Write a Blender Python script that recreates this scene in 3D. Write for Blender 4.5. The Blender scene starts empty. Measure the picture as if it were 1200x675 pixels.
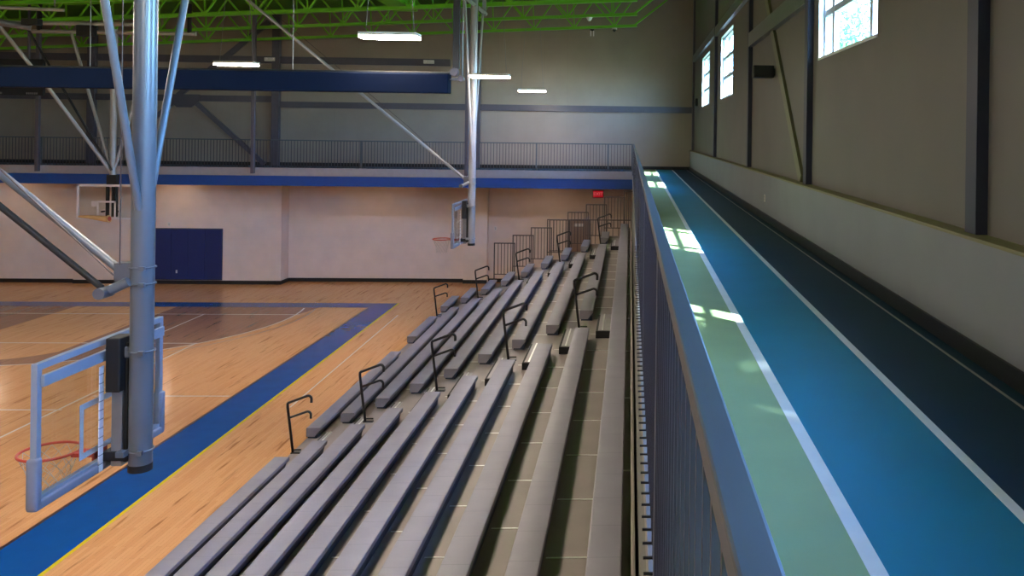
import bpy, bmesh, math, random
from mathutils import Vector, Matrix
random.seed(7)
C = bpy.context.scene.collection
PI = math.pi

# ------------------------------------------------------------------ materials
def lin(c):
    return tuple(((v/255)/12.92 if v/255 <= .04045 else ((v/255+.055)/1.055)**2.4) for v in c) + (1,)

def mat(name, rgb, rough=.5, metal=0, noise=0, nscale=8, bump=0, bscale=60, spec=.5, coat=0, stretch=None):
    m = bpy.data.materials.new(name); m.use_nodes = True
    nt = m.node_tree; N = nt.nodes; L = nt.links
    b = N['Principled BSDF']
    b.inputs['Base Color'].default_value = lin(rgb)
    b.inputs['Roughness'].default_value = rough
    b.inputs['Metallic'].default_value = metal
    b.inputs['Specular IOR Level'].default_value = spec
    b.inputs['Coat Weight'].default_value = coat
    tc = N.new('ShaderNodeTexCoord'); mp = N.new('ShaderNodeMapping')
    L.new(tc.outputs['Object'], mp.inputs['Vector'])
    if stretch: mp.inputs['Scale'].default_value = stretch
    if noise:
        n = N.new('ShaderNodeTexNoise'); n.inputs['Scale'].default_value = nscale; n.inputs['Detail'].default_value = 4
        L.new(mp.outputs['Vector'], n.inputs['Vector'])
        r = N.new('ShaderNodeMapRange')
        r.inputs['From Min'].default_value = .3; r.inputs['From Max'].default_value = .7
        r.inputs['To Min'].default_value = 1-noise; r.inputs['To Max'].default_value = 1+noise
        L.new(n.outputs['Fac'], r.inputs['Value'])
        mx = N.new('ShaderNodeMix'); mx.data_type = 'RGBA'; mx.blend_type = 'MULTIPLY'
        mx.inputs['Factor'].default_value = 1
        mx.inputs['A'].default_value = lin(rgb)
        L.new(r.outputs['Result'], mx.inputs['B'])
        L.new(mx.outputs['Result'], b.inputs['Base Color'])
    if bump:
        n2 = N.new('ShaderNodeTexNoise'); n2.inputs['Scale'].default_value = bscale
        L.new(mp.outputs['Vector'], n2.inputs['Vector'])
        bp = N.new('ShaderNodeBump'); bp.inputs['Strength'].default_value = bump; bp.inputs['Distance'].default_value = .01
        L.new(n2.outputs['Fac'], bp.inputs['Height']); L.new(bp.outputs['Normal'], b.inputs['Normal'])
    return m

def wood_mat(name, c1, c2, c3, rough=.16):
    """strip flooring, boards running along Y"""
    m = bpy.data.materials.new(name); m.use_nodes = True
    nt = m.node_tree; N = nt.nodes; L = nt.links; b = N['Principled BSDF']
    tc = N.new('ShaderNodeTexCoord'); mp = N.new('ShaderNodeMapping')
    mp.inputs['Rotation'].default_value = (0, 0, PI/2)
    L.new(tc.outputs['Object'], mp.inputs['Vector'])
    br = N.new('ShaderNodeTexBrick')
    br.offset = .37; br.inputs['Scale'].default_value = 1
    br.inputs['Brick Width'].default_value = .85; br.inputs['Row Height'].default_value = .057
    br.inputs['Mortar Size'].default_value = .0008; br.inputs['Bias'].default_value = -.35
    br.inputs['Color1'].default_value = lin(c1); br.inputs['Color2'].default_value = lin(c2); br.inputs['Mortar'].default_value = lin(c3)
    L.new(mp.outputs['Vector'], br.inputs['Vector'])
    mp2 = N.new('ShaderNodeMapping'); mp2.inputs['Scale'].default_value = (1, .07, 1)
    L.new(tc.outputs['Object'], mp2.inputs['Vector'])
    n = N.new('ShaderNodeTexNoise'); n.inputs['Scale'].default_value = 11; n.inputs['Detail'].default_value = 5
    L.new(mp2.outputs['Vector'], n.inputs['Vector'])
    cr = N.new('ShaderNodeValToRGB')
    cr.color_ramp.elements[0].position = .30; cr.color_ramp.elements[0].color = (.42, .30, .22, 1)
    cr.color_ramp.elements[1].position = .40; cr.color_ramp.elements[1].color = (1, 1, 1, 1)
    L.new(n.outputs['Fac'], cr.inputs['Fac'])
    mx = N.new('ShaderNodeMix'); mx.data_type = 'RGBA'; mx.blend_type = 'MULTIPLY'; mx.inputs['Factor'].default_value = .75
    L.new(br.outputs['Color'], mx.inputs['A']); L.new(cr.outputs['Color'], mx.inputs['B'])
    L.new(mx.outputs['Result'], b.inputs['Base Color'])
    b.inputs['Roughness'].default_value = rough
    b.inputs['Specular IOR Level'].default_value = .45
    return m

def seam_mat(name, rgb, axis, pitch, width, dark=.8, rough=.6, noise=.05, nscale=3, axis2=None, pitch2=1, bump=0):
    """paint or plastic with regular dark seams across one or two object axes"""
    m = mat(name, rgb, rough, noise=noise, nscale=nscale, bump=bump)
    nt = m.node_tree; N = nt.nodes; L = nt.links; b = N['Principled BSDF']
    src = b.inputs['Base Color'].links[0].from_socket
    tc = N.new('ShaderNodeTexCoord'); sp = N.new('ShaderNodeSeparateXYZ'); L.new(tc.outputs['Object'], sp.inputs[0])
    def seam(ax, p):
        d = N.new('ShaderNodeMath'); d.operation = 'DIVIDE'; L.new(sp.outputs[ax], d.inputs[0]); d.inputs[1].default_value = p
        f = N.new('ShaderNodeMath'); f.operation = 'FRACT'; L.new(d.outputs[0], f.inputs[0])
        g = N.new('ShaderNodeMath'); g.operation = 'LESS_THAN'; L.new(f.outputs[0], g.inputs[0]); g.inputs[1].default_value = width/p
        return g.outputs[0]
    s = seam(axis, pitch)
    if axis2:
        s2 = seam(axis2, pitch2); mxm = N.new('ShaderNodeMath'); mxm.operation = 'MAXIMUM'
        L.new(s, mxm.inputs[0]); L.new(s2, mxm.inputs[1]); s = mxm.outputs[0]
    mx = N.new('ShaderNodeMix'); mx.data_type = 'RGBA'; mx.blend_type = 'MULTIPLY'
    L.new(s, mx.inputs['Factor']); L.new(src, mx.inputs['A']); mx.inputs['B'].default_value = (dark, dark, dark, 1)
    L.new(mx.outputs['Result'], b.inputs['Base Color'])
    return m

def emit_mat(name, rgb, strength):
    m = bpy.data.materials.new(name); m.use_nodes = True
    nt = m.node_tree; nt.nodes.clear()
    e = nt.nodes.new('ShaderNodeEmission'); o = nt.nodes.new('ShaderNodeOutputMaterial')
    e.inputs['Color'].default_value = lin(rgb); e.inputs['Strength'].default_value = strength
    nt.links.new(e.outputs[0], o.inputs[0]); return m

def glass_mat(name, tint=(1, 1, 1, 1), refl=1.0):
    m = bpy.data.materials.new(name); m.use_nodes = True
    nt = m.node_tree; nt.nodes.clear(); N = nt.nodes; L = nt.links
    t = N.new('ShaderNodeBsdfTransparent'); t.inputs['Color'].default_value = tint
    g = N.new('ShaderNodeBsdfGlossy'); g.inputs['Roughness'].default_value = .03
    f = N.new('ShaderNodeLayerWeight'); f.inputs['Blend'].default_value = .5
    pw = N.new('ShaderNodeMath'); pw.operation = 'POWER'; pw.inputs[1].default_value = 4
    L.new(f.outputs['Facing'], pw.inputs[0])
    k = N.new('ShaderNodeMath'); k.operation = 'MULTIPLY_ADD'; k.inputs[1].default_value = .7*refl; k.inputs[2].default_value = .035*refl
    mx = N.new('ShaderNodeMixShader'); o = N.new('ShaderNodeOutputMaterial')
    L.new(pw.outputs[0], k.inputs[0]); L.new(k.outputs[0], mx.inputs[0])
    L.new(t.outputs[0], mx.inputs[1]); L.new(g.outputs[0], mx.inputs[2]); L.new(mx.outputs[0], o.inputs[0])
    return m

M = {}
M['wood'] = wood_mat('maple floor', (232, 172, 120), (220, 154, 102), (170, 115, 78))
M['stain'] = wood_mat('stained maple floor', (164, 118, 94), (148, 104, 82), (100, 68, 54))
M['paint_blue'] = mat('blue court paint', (18, 82, 156), .2, noise=.06, nscale=3)
M['paint_yellow'] = mat('yellow court paint', (222, 196, 40), .25, noise=.04)
M['paint_white'] = mat('white court paint', (232, 214, 196), .25, noise=.05)
M['paint_dark'] = mat('dark court line', (70, 45, 40), .3, noise=.05)
M['track_green'] = mat('green track rubber', (146, 172, 126), .5, noise=.06, nscale=2, bump=.05, bscale=400, spec=.4)
M['track_blue'] = mat('blue track rubber', (4, 122, 152), .5, noise=.06, nscale=2, bump=.05, bscale=400, spec=.4)
M['track_navy'] = mat('navy track rubber', (6, 50, 76), .6, noise=.08, nscale=2, bump=.05, bscale=400, spec=.3)
M['track_line'] = mat('white track line', (225, 228, 225), .5, noise=.05, nscale=6)
M['wall_low'] = seam_mat('cream painted block', (226, 208, 196), 'Z', .2, .004, .93, .75, .05, 2)
M['wall_under'] = mat('gray painted block', (112, 114, 108), .7, noise=.05)
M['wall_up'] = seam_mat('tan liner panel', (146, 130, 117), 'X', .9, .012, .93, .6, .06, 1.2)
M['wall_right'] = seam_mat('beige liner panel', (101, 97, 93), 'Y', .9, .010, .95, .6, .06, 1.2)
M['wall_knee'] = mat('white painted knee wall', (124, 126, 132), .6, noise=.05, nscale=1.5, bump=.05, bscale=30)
M['soffit'] = mat('soffit paint', (150, 146, 140), .7, noise=.04)
M['steel_dark'] = mat('dark violet gray steel', (78, 74, 84), .38, noise=.06, nscale=4)
M['steel_navy'] = mat('navy gray steel', (48, 52, 70), .5, noise=.06, nscale=4, spec=.4)
M['steel_girt'] = mat('gray steel girt', (96, 102, 106), .35, noise=.06, nscale=4, spec=.7)
M['brace_olive'] = mat('olive painted brace', (104, 106, 80), .5, noise=.06, nscale=4)
M['ledge'] = mat('olive painted ledge', (122, 116, 84), .6, noise=.06, nscale=4)
M['black_base'] = mat('black rubber base', (18, 20, 24), .45, noise=.1)
M['fascia_gray'] = mat('gray fascia paint', (150, 144, 146), .45, noise=.04)
M['bracket'] = mat('mid gray bracket steel', (88, 88, 92), .45, noise=.05)
M['kerb'] = mat('pale gray kerb paint', (138, 142, 150), .4, noise=.04)
M['fascia_blue'] = mat('blue fascia paint', (4, 68, 140), .4, noise=.05)
M['rail'] = mat('gray rail steel', (76, 80, 84), .4, noise=.06, nscale=10, spec=.6)
M['picket'] = mat('gray picket steel', (54, 53, 60), .4, noise=.05, nscale=10)
M['seat'] = seam_mat('gray seat plastic', (140, 136, 149), 'Y', .457, .006, .72, .42, .07, 3, bump=.06)
M['seat_end'] = mat('gray seat end cap', (128, 124, 132), .5, noise=.05)
M['deck'] = mat('brown gray deck', (146, 134, 130), .42, noise=.07, nscale=2.2, bump=.04, bscale=150)
M['shade_support'] = mat('dark blue shade under the seats', (14, 34, 58), .45, noise=.06, spec=.5)  # dark blue stands for the shadow strip behind each bench
M['riser'] = mat('dark riser steel', (58, 58, 64), .6, noise=.06)
M['joint'] = mat('aluminium joint strip', (245, 245, 242), .3, metal=.55, noise=.02)
M['step_top'] = mat('step tread', (158, 152, 154), .42, noise=.08, nscale=6, bump=.05, bscale=120)
M['black'] = mat('black rubber', (11, 11, 14), .65, noise=.08)
M['black_steel'] = mat('black painted steel', (26, 26, 30), .32, noise=.08)
M['pole'] = mat('pale gray enamel', (92, 96, 102), .3, noise=.04, nscale=5, spec=.6)
M['pole_lit'] = mat('lamp lit gray enamel', (150, 150, 154), .32, noise=.04, nscale=5)  # same enamel as the near pole, lightened for the lamp light on it
M['pole_white'] = mat('white enamel', (158, 154, 150), .32, noise=.04, nscale=5)
M['board_frame'] = mat('pale frame enamel', (132, 140, 152), .35, noise=.03)
M['board_white'] = mat('white frame enamel', (226, 216, 214), .4, noise=.03)
M['pad'] = mat('gray edge padding', (122, 126, 140), .55, noise=.03)
M['rim'] = mat('red orange rim', (192, 62, 44), .4, noise=.05)
M['net'] = mat('white net cord', (190, 178, 165), .8, noise=.05)
M['scale'] = seam_mat('white scale strip', (232, 228, 230), 'Z', .0762, .006, .15, .5, .02, 3)
M['mast'] = mat('brushed mast steel', (150, 148, 146), .3, metal=.6, noise=.06)
M['vinyl_navy'] = mat('navy vinyl', (8, 22, 46), .9, noise=.06, nscale=2, spec=.15)
M['pad_navy'] = mat('navy wall pad vinyl', (18, 40, 98), .45, noise=.05, nscale=3)
M['green'] = mat('lime green joist paint', (112, 188, 32), .4, noise=.06, nscale=3)
M['green_deck'] = seam_mat('lime green roof deck', (82, 138, 28), 'X', .15, .03, .55, .6, .06, 2)
M['tan'] = mat('tan canvas', (214, 170, 112), .7, noise=.08, nscale=8)
M['gate'] = mat('brown gray guard steel', (84, 74, 74), .4, noise=.06)
M['door'] = mat('brown painted door', (146, 122, 110), .5, noise=.05)
M['plate'] = mat('pale plastic plate', (220, 214, 206), .5, noise=.03)
M['win_white'] = mat('white window frame', (232, 236, 240), .45, noise=.02)
M['win_backlit'] = mat('backlit white window frame', (168, 174, 184), .5, noise=.02)  # white frame with its backlit shade put into the colour
M['speaker'] = mat('black speaker cabinet', (16, 20, 26), .6, noise=.08)
M['cable'] = mat('gray cable', (120, 118, 118), .5, noise=.05)
M['cable_dark'] = mat('dark cable', (70, 55, 52), .5, noise=.05)
M['glass'] = glass_mat('window glass', (.96, .98, 1, 1), 1)
M['board_glass'] = glass_mat('backboard glass', (.95, .97, .96, 1), 1)
M['lamp'] = emit_mat('lamp diffuser', (255, 238, 218), 150)
M['lamp_added'] = emit_mat('added soffit lamp', (255, 224, 196), 60)
M['exit_red'] = emit_mat('exit sign face', (215, 26, 44), .4)
M['exit_text'] = emit_mat('exit sign letters', (255, 120, 120), .6)
M['housing'] = mat('white lamp housing', (210, 208, 205), .5, noise=.03)
M['bark'] = mat('bark', (96, 80, 64), .9, noise=.2)
M['leaf'] = mat('leaf green', (96, 140, 84), .6, noise=.25, nscale=1.5)
M['lawn'] = mat('lawn green', (120, 140, 90), .9, noise=.2, nscale=.5)
M['marks'] = mat('gray lettering', (120, 116, 116), .6, noise=.03)

# ------------------------------------------------------------------ mesh builder
class MB:
    def __init__(s): s.bm = bmesh.new()
    def box(s, x0, x1, y0, y1, z0, z1, bev=0, seg=2):
        r = bmesh.ops.create_cube(s.bm, size=1)
        bmesh.ops.scale(s.bm, vec=(x1-x0, y1-y0, z1-z0), verts=r['verts'])
        bmesh.ops.translate(s.bm, vec=((x0+x1)/2, (y0+y1)/2, (z0+z1)/2), verts=r['verts'])
        if bev:
            es = {e for v in r['verts'] for e in v.link_edges}
            bmesh.ops.bevel(s.bm, geom=list(es), offset=bev, segments=seg, affect='EDGES', profile=.5)
        return s
    def poly(s, pts):
        s.bm.faces.new([s.bm.verts.new(p) for p in pts]); return s
    def prism(s, prof, y0, y1):
        """closed (x,z) profile extruded along y"""
        a = [s.bm.verts.new((x, y0, z)) for x, z in prof]; b = [s.bm.verts.new((x, y1, z)) for x, z in prof]
        n = len(prof); s.bm.faces.new(a); s.bm.faces.new(b[::-1])
        for i in range(n): s.bm.faces.new((a[i], b[i], b[(i+1) % n], a[(i+1) % n]))
        return s
    def prism_z(s, prof, z0, z1):
        a = [s.bm.verts.new((x, y, z0)) for x, y in prof]; b = [s.bm.verts.new((x, y, z1)) for x, y in prof]
        n = len(prof); s.bm.faces.new(a); s.bm.faces.new(b[::-1])
        for i in range(n): s.bm.faces.new((a[i], b[i], b[(i+1) % n], a[(i+1) % n]))
        return s
    def tube(s, pts, r, n=12, r2=None, caps=True):
        pts = [Vector(p) for p in pts]; rings = []
        up0 = None
        for i, p in enumerate(pts):
            if i == 0: t = pts[1]-p
            elif i == len(pts)-1: t = p-pts[i-1]
            else: t = (pts[i+1]-p).normalized()+(p-pts[i-1]).normalized()
            t.normalize()
            if up0 is None:
                up0 = Vector((0, 0, 1)) if abs(t.z) < .9 else Vector((1, 0, 0))
                u = up0.cross(t).normalized()
            else:
                u = (u - t*u.dot(t)).normalized()
            v = t.cross(u)
            rr = r if r2 is None else r + (r2-r)*i/(len(pts)-1)
            rings.append([s.bm.verts.new(p+u*math.cos(2*PI*k/n)*rr+v*math.sin(2*PI*k/n)*rr) for k in range(n)])
        for a, b in zip(rings, rings[1:]):
            for k in range(n): s.bm.faces.new((a[k], a[(k+1) % n], b[(k+1) % n], b[k]))
        if caps: s.bm.faces.new(rings[0][::-1]); s.bm.faces.new(rings[-1])
        return s
    def ring(s, c, R, r, axis='Z', n=40, m=8, a0=0, a1=2*PI):
        full = abs(a1-a0-2*PI) < 1e-6; rings = []
        cnt = n if full else n+1
        for i in range(cnt):
            a = a0+(a1-a0)*i/n; row = []
            for k in range(m):
                b = 2*PI*k/m; q = R+r*math.cos(b); w = r*math.sin(b)
                row.append(s.bm.verts.new((c[0]+q*math.cos(a), c[1]+q*math.sin(a), c[2]+w)))
            rings.append(row)
        for i in range(n):
            A, B = rings[i], rings[(i+1) % cnt]
            for k in range(m): s.bm.faces.new((A[k], A[(k+1) % m], B[(k+1) % m], B[k]))
        return s
    def mesh(s, name, m, smooth=False):
        bmesh.ops.recalc_face_normals(s.bm, faces=s.bm.faces[:])
        me = bpy.data.meshes.new(name); s.bm.to_mesh(me); s.bm.free()
        for mm in (m if isinstance(m, (list, tuple)) else [m]): me.materials.append(mm)
        if smooth:
            for p in me.polygons: p.use_smooth = True
        return me
    def build(s, name, m, parent=None, smooth=False, loc=None):
        return link(name, s.mesh(name, m, smooth), parent, loc)

def link(name, me, parent=None, loc=None, rot=None):
    o = bpy.data.objects.new(name, me); C.objects.link(o)
    if parent: o.parent = parent
    if loc is not None: o.location = loc
    if rot is not None: o.rotation_euler = rot
    return o

def autosmooth(o, deg=40):
    me = o.data
    for p in me.polygons: p.use_smooth = True
    me.set_sharp_from_angle(angle=math.radians(deg))
    return o

def tag(o, label, cat, group=None):
    o['label'] = label; o['category'] = cat
    if group: o['group'] = group
    return o

def thing(name, label, cat, loc=(0, 0, 0), rz=0, group=None):
    o = bpy.data.objects.new(name, None); C.objects.link(o)
    o.location = loc; o.rotation_euler = (0, 0, rz); o.empty_display_size = .2
    return tag(o, label, cat, group)

def struct(o):
    o['kind'] = 'structure'; return o

# ------------------------------------------------------------------ key measures (metres; Z=0 is the gym floor, camera above the origin)
EYE = 5.45
TZ = 4.05                 # track floor
XR = 2.28                 # upper right wall
XK = 2.146                # knee wall face
YF = 33.6                 # upper far wall
YB, XL = -7.0, -31.5      # back and left walls
def roof(x): return 10.75+.054*x
def edge(y): return .068-.0059*(y-1)     # open edge of the track deck

# ------------------------------------------------------------------ setting: floor and court
fl = struct(MB().box(XL, .06, YB, 31.4, -.2, 0).build('floor', M['wood']))
def floor_poly(name, pts, m, z=.002):
    return MB().poly([(x, y, z) for x, y in pts]).build(name, m, fl)
# stained three-point area (outside the lane and the free-throw circle)
cx3, cy3, R3 = -15.4, 25.35, 5.45
arc = [(-9.6, 26.62)] + [(cx3+R3*math.cos(a), cy3+R3*math.sin(a)) for a in [math.radians(t) for t in range(0, -181, -5)]] + [(-21.2, 26.62)]
inner = [(-16.9, 26.62), (-16.9, 22.1)] + [(cx3+1.75*math.cos(a), 22.1+1.75*math.sin(a)) for a in [math.radians(t) for t in range(-150, -29, 10)]] + [(-13.9, 22.1), (-13.9, 26.62)]
right_side = arc[:20] + [(-15.4, 20.36)] + [p for p in inner[::-1] if p[0] >= -15.4]
bmr = MB()
# right half and left half of the stain as two triangulated polygons
bmr.poly([(x, y, .0015) for x, y in arc[:20] + [(-15.4, 20.35)] + [p for p in inner if p[0] > -15.39]])
bmr.poly([(x, y, .0015) for x, y in arc[19:] + [p for p in inner if p[0] < -15.39] + [(-15.4, 20.35)]])
bmesh.ops.triangulate(bmr.bm, faces=bmr.bm.faces[:])
bmr.build('stained_area', M['stain'], fl)
# white three-point arc
def arc_strip(name, R, w, m, z, a0, a1):
    b = MB(); st = 40
    for i in range(st):
        t0 = math.radians(a0+(a1-a0)*i/st); t1 = math.radians(a0+(a1-a0)*(i+1)/st)
        b.poly([(cx3+r*math.cos(t), cy3+r*math.sin(t), z) for r, t in ((R, t0), (R+w, t0), (R+w, t1), (R, t1))])
    bmesh.ops.remove_doubles(b.bm, verts=b.bm.verts[:], dist=1e-5)
    return b.build(name, m, fl)
arc_strip('court_arc_line', R3, .05, M['paint_white'], .003, 12, -175)
arc_strip('court_arc_line', R3+.35, .03, M['paint_dark'], .003, 10, -60)
# blue border: side stripe and end stripe
floor_poly('blue_border_stripe', [(-7.44, 27.26), (-7.10, 6), (-6.99, YB), (-7.72, YB), (-8.08, 11.2), (-8.12, 26.6), (-30, 26.6), (-30, 27.26)], M['paint_blue'], .004)
floor_poly('yellow_edge_line', [(-7.44, 27.26), (-7.10, 6), (-6.99, YB), (-6.93, YB), (-7.04, 6), (-7.385, 27.29)], M['paint_yellow'], .0045)
floor_poly('dark_edge_line', [(-8.12, 26.6), (-8.08, 11.2), (-7.72, YB), (-7.78, YB), (-8.13, 11.2), (-8.17, 26.6)], M['paint_dark'], .0045)
def court_line(x0, y0, x1, y1, w=.05, m='paint_white', z=.006):
    d = Vector((x1-x0, y1-y0)).normalized(); n = Vector((-d.y, d.x))*w/2
    return floor_poly('court_line', [(x0+n.x, y0+n.y), (x1+n.x, y1+n.y), (x1-n.x, y1-n.y), (x0-n.x, y0-n.y)], M[m], z)
court_line(-10.98, 8, -11.06, 22.1); court_line(-20, 22.07, -11.03, 22.07); court_line(-12.52, 22.1, -12.57, 25.57)
court_line(-18.4, 25.55, -9.8, 25.52); court_line(-20, 16.88, -10.95, 16.85); court_line(-10.9, 17.72, -8.2, 17.72)
court_line(-6.70, 17.0, -6.95, 25.5, .035)

# track deck (mezzanine) along the right and across the far end
dk = struct(MB().prism_z([(edge(YB), YB), (XR, YB), (XR, YF), (XL, YF), (XL, 28.48), (edge(28.48), 28.48)], 3.93, TZ-.001).build('mezzanine_slab', M['soffit']))
def deck_poly(name, x0, x1, y0, y1, m, z=TZ+.001, taper=0):
    return MB().poly([(x0, y0, z), (x1, y0, z), (x1+taper, y1, z), (x0+taper, y1, z)]).build(name, m, dk)
tf = struct(MB().prism_z([(edge(YB)+.008, YB), (.775, YB), (.775, YF), (-.07, YF), (edge(28.5)+.008, 28.5)], TZ-.001, TZ+.002).build('floor_track', M['track_green']))
def lane(name, x0, x1, m, z): return MB().box(x0, x1, YB, YF, TZ-.001, z).build(name, m, tf)
lane('blue_lane', .775, 1.44, M['track_blue'], TZ+.0025)
lane('navy_lane', 1.44, XK, M['track_navy'], TZ+.0025)
MB().box(XL, -.07, 28.5, YF, TZ-.001, TZ+.002).build('far_lane', M['track_navy'], tf)
lane('lane_line', .765, .825, M['track_line'], TZ+.004)
lane('lane_line', 1.425, 1.475, M['track_line'], TZ+.004)
lane('edge_line', 2.02, 2.04, M['fascia_gray'], TZ+.004)

# edge fascias
def fascia(name, x0, x1, y0, y1, z0, z1, m): return struct(MB().box(x0, x1, y0, y1, z0, z1).build(name, m))
struct(MB().prism_z([(edge(YB)+.002, YB), (edge(28.44)+.002, 28.44), (edge(28.44)+.055, 28.44), (edge(YB)+.055, YB)], 3.90, 4.066).build('trim_1', M['kerb']))
struct(MB().box(XL, -.105, 28.42, 28.47, 3.93, 4.195, .004).build('trim_2', M['fascia_gray']))
struct(MB().box(XL, -.06, 28.46, 28.60, 3.60, 3.93).build('trim_3', M['fascia_blue']))
struct(MB().box(XL, -.06, 28.6, 31.5, 3.72, 3.90).build('ceiling_soffit', M['soffit']))

# walls
struct(MB().prism_z([(edge(YB)+.012, YB), (.3, YB), (.3, 31.249), (edge(31.249)+.012, 31.249)], 0, 3.93).build('wall_bleacher_side', M['wall_under']))
struct(MB().prism_z([(XL, 30.66), (-19.5, 30.66), (-19.5, 30.5), (-12.4, 30.5), (-12.4, 31.15), (-6.13, 31.15), (-6.13, 30.9), (-5.29, 30.9), (-5.29, 31.25), (.3, 31.25), (.3, 31.6), (XL, 31.6)], 0, 3.74).build('wall_far_lower', M['wall_low']))
bz = .13
for i, (x0, x1, y) in enumerate([(XL, -19.5, 30.66), (-19.51, -12.39, 30.5), (-12.4, -6.13, 31.15), (-6.14, -5.28, 30.9), (-5.29, -.12, 31.25)]):
    struct(MB().box(x0, x1, y-.018, y+.01, 0, bz).build('baseboard_far', M['black_base']))
struct(MB().box(-12.4, -12.38, 30.49, 31.15, 0, bz).build('baseboard_far', M['black_base']))
struct(MB().box(XL-.3, XR+.3, YF, YF+.25, 3.6, 11.2).build('wall_far', M['wall_up']))
struct(MB().box(XL, XK, YF-.02, YF, TZ, TZ+.13).build('baseboard_far_upper', M['black_base']))
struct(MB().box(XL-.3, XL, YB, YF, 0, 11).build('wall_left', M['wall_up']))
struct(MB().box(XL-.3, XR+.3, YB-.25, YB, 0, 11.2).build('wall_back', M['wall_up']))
# knee wall with its ledge, base and the upper right wall with window openings
struct(MB().box(XK, XR+.02, YB, YF, TZ-.1, 4.805).build('wall_right_lower', M['wall_knee']))
struct(MB().box(XK-.012, XR+.01, YB, YF, 4.80, 4.825, .004).build('trim_4', M['ledge']))
struct(MB().box(XK-.018, XK, YB, YF, TZ, TZ+.12).build('baseboard_right', M['black_base']))
WT = .25
wins = [(26.55, 29.4), (20.15, 22.95), (8.0, 10.62), (2.1, 4.85), (-3.8, -1.1)]     # y ranges; the last is unseen, added for daylight near the camera
WZ0, WZ1 = 6.41, 8.08
wr = MB(); ys = [YB] + [v for w in sorted(wins) for v in w] + [YF+.25]
wr.box(XR, XR+WT, YB, YF+.25, 3.6, WZ0); wr.box(XR, XR+WT, YB, YF+.25, WZ1, 11.2)
for a, b in zip(ys[::2], ys[1::2]): wr.box(XR, XR+WT, a, b, WZ0, WZ1)
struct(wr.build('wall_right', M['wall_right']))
for i, (a, b) in enumerate(wins):
    w = struct(MB().box(XR+.07, XR+.13, a+.001, b-.001, WZ0+.001, WZ0+.05).build('window_%d' % (i+1), M['win_white']))
    # jamb liners, head, sill and frame bars
    x0, x1 = XR+.07, XR+.13
    fr = MB(); f = .05
    fr.box(x0, x1, a, a+.06, WZ0, WZ1).box(x0, x1, b-.06, b, WZ0, WZ1).box(x0, x1, a, b, WZ1-.06, WZ1)
    ya, yb = a+.06, b-.06; side = .42
    for y in (ya+side, yb-side): fr.box(x0, x1, y-.055, y+.055, WZ0, WZ1)
    h = (WZ1-.06-WZ0-.05)/3
    for k in (1, 2): fr.box(x0+.005, x1-.005, a, b, WZ0+.05+h*k-.04, WZ0+.05+h*k+.04)
    fr.build('window_frame', M['win_backlit'], w)
    lin_ = MB()
    lin_.box(XR-.002, XR+.07, a-.0, a+.012, WZ0, WZ1).box(XR-.002, XR+.07, b-.012, b, WZ0, WZ1).box(XR-.002, XR+.07, a, b, WZ1-.012, WZ1).box(XR-.012, XR+.07, a, b, WZ0-.01, WZ0+.02)
    lin_.build('window_lining', M['win_white'], w)
    MB().box(XR+.097, XR+.103, a+.05, b-.05, WZ0+.04, WZ1-.05).build('pane', M['glass'], w)
# roof deck
rd = MB(); z = roof
rd.prism_z([(XL-.3, YB-.2), (XR+.6, YB-.2), (XR+.6, YF+.3), (XL-.3, YF+.3)], 0, .15)
for v in rd.bm.verts: v.co.z += roof(v.co.x)
struct(rd.build('ceiling', M['green_deck']))

# steel frame on the walls
def col_box(x0, x1, y0, y1, z0, z1, m): return struct(MB().box(x0, x1, y0, y1, z0, z1, .004).build('steel_column', m))
for y0, y1 in [(5.43, 5.61), (10.94, 11.13), (16.72, 16.92), (24.0, 24.22)]:
    col_box(2.2, XR+.005, y0, y1, 4.826, 10.8, M['steel_navy'])
col_box(2.2, XR+.005, YF-.3, YF-.05, 4.826, 10.8, M['steel_dark'])
def girt(x0, x1, y0, y1, z0, z1, m=None): return struct(MB().box(x0, x1, y0, y1, z0, z1, .004).build('wall_beam', m or M['steel_girt']))
girt(2.19, XR+.005, 24.22, YF-.3, 8.28, 8.52); girt(2.19, XR+.005, 16.92, 24.0, 8.23, 8.48)
girt(2.19, XR+.005, 11.13, 16.72, 7.19, 7.46); girt(2.19, XR+.005, YB, 5.43, 8.25, 8.5)
girt(2.19, XR+.005, 5.61, 10.94, 8.25, 8.5)
def bar_yz(p, q, w, x0, x1, m, name='wall_brace_beam'):
    d = Vector((q[0]-p[0], q[1]-p[1])).normalized(); n = Vector((-d.y, d.x))*w/2
    b = MB(); pr = [(p[0]+n.x, p[1]+n.y), (q[0]+n.x, q[1]+n.y), (q[0]-n.x, q[1]-n.y), (p[0]-n.x, p[1]-n.y)]
    A = [b.bm.verts.new((x0, y, z)) for y, z in pr]; B = [b.bm.verts.new((x1, y, z)) for y, z in pr]
    b.bm.faces.new(A); b.bm.faces.new(B[::-1])
    for i in range(4): b.bm.faces.new((A[i], B[i], B[(i+1) % 4], A[(i+1) % 4]))
    return struct(b.build(name, m))
bar_yz((11.5, 4.85), (14.2, 7.25), .2, 2.235, XR+.004, M['brace_olive'])
bar_yz((14.35, 7.42), (15.6, 8.6), .2, 2.235, XR+.004, M['brace_olive'])
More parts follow.
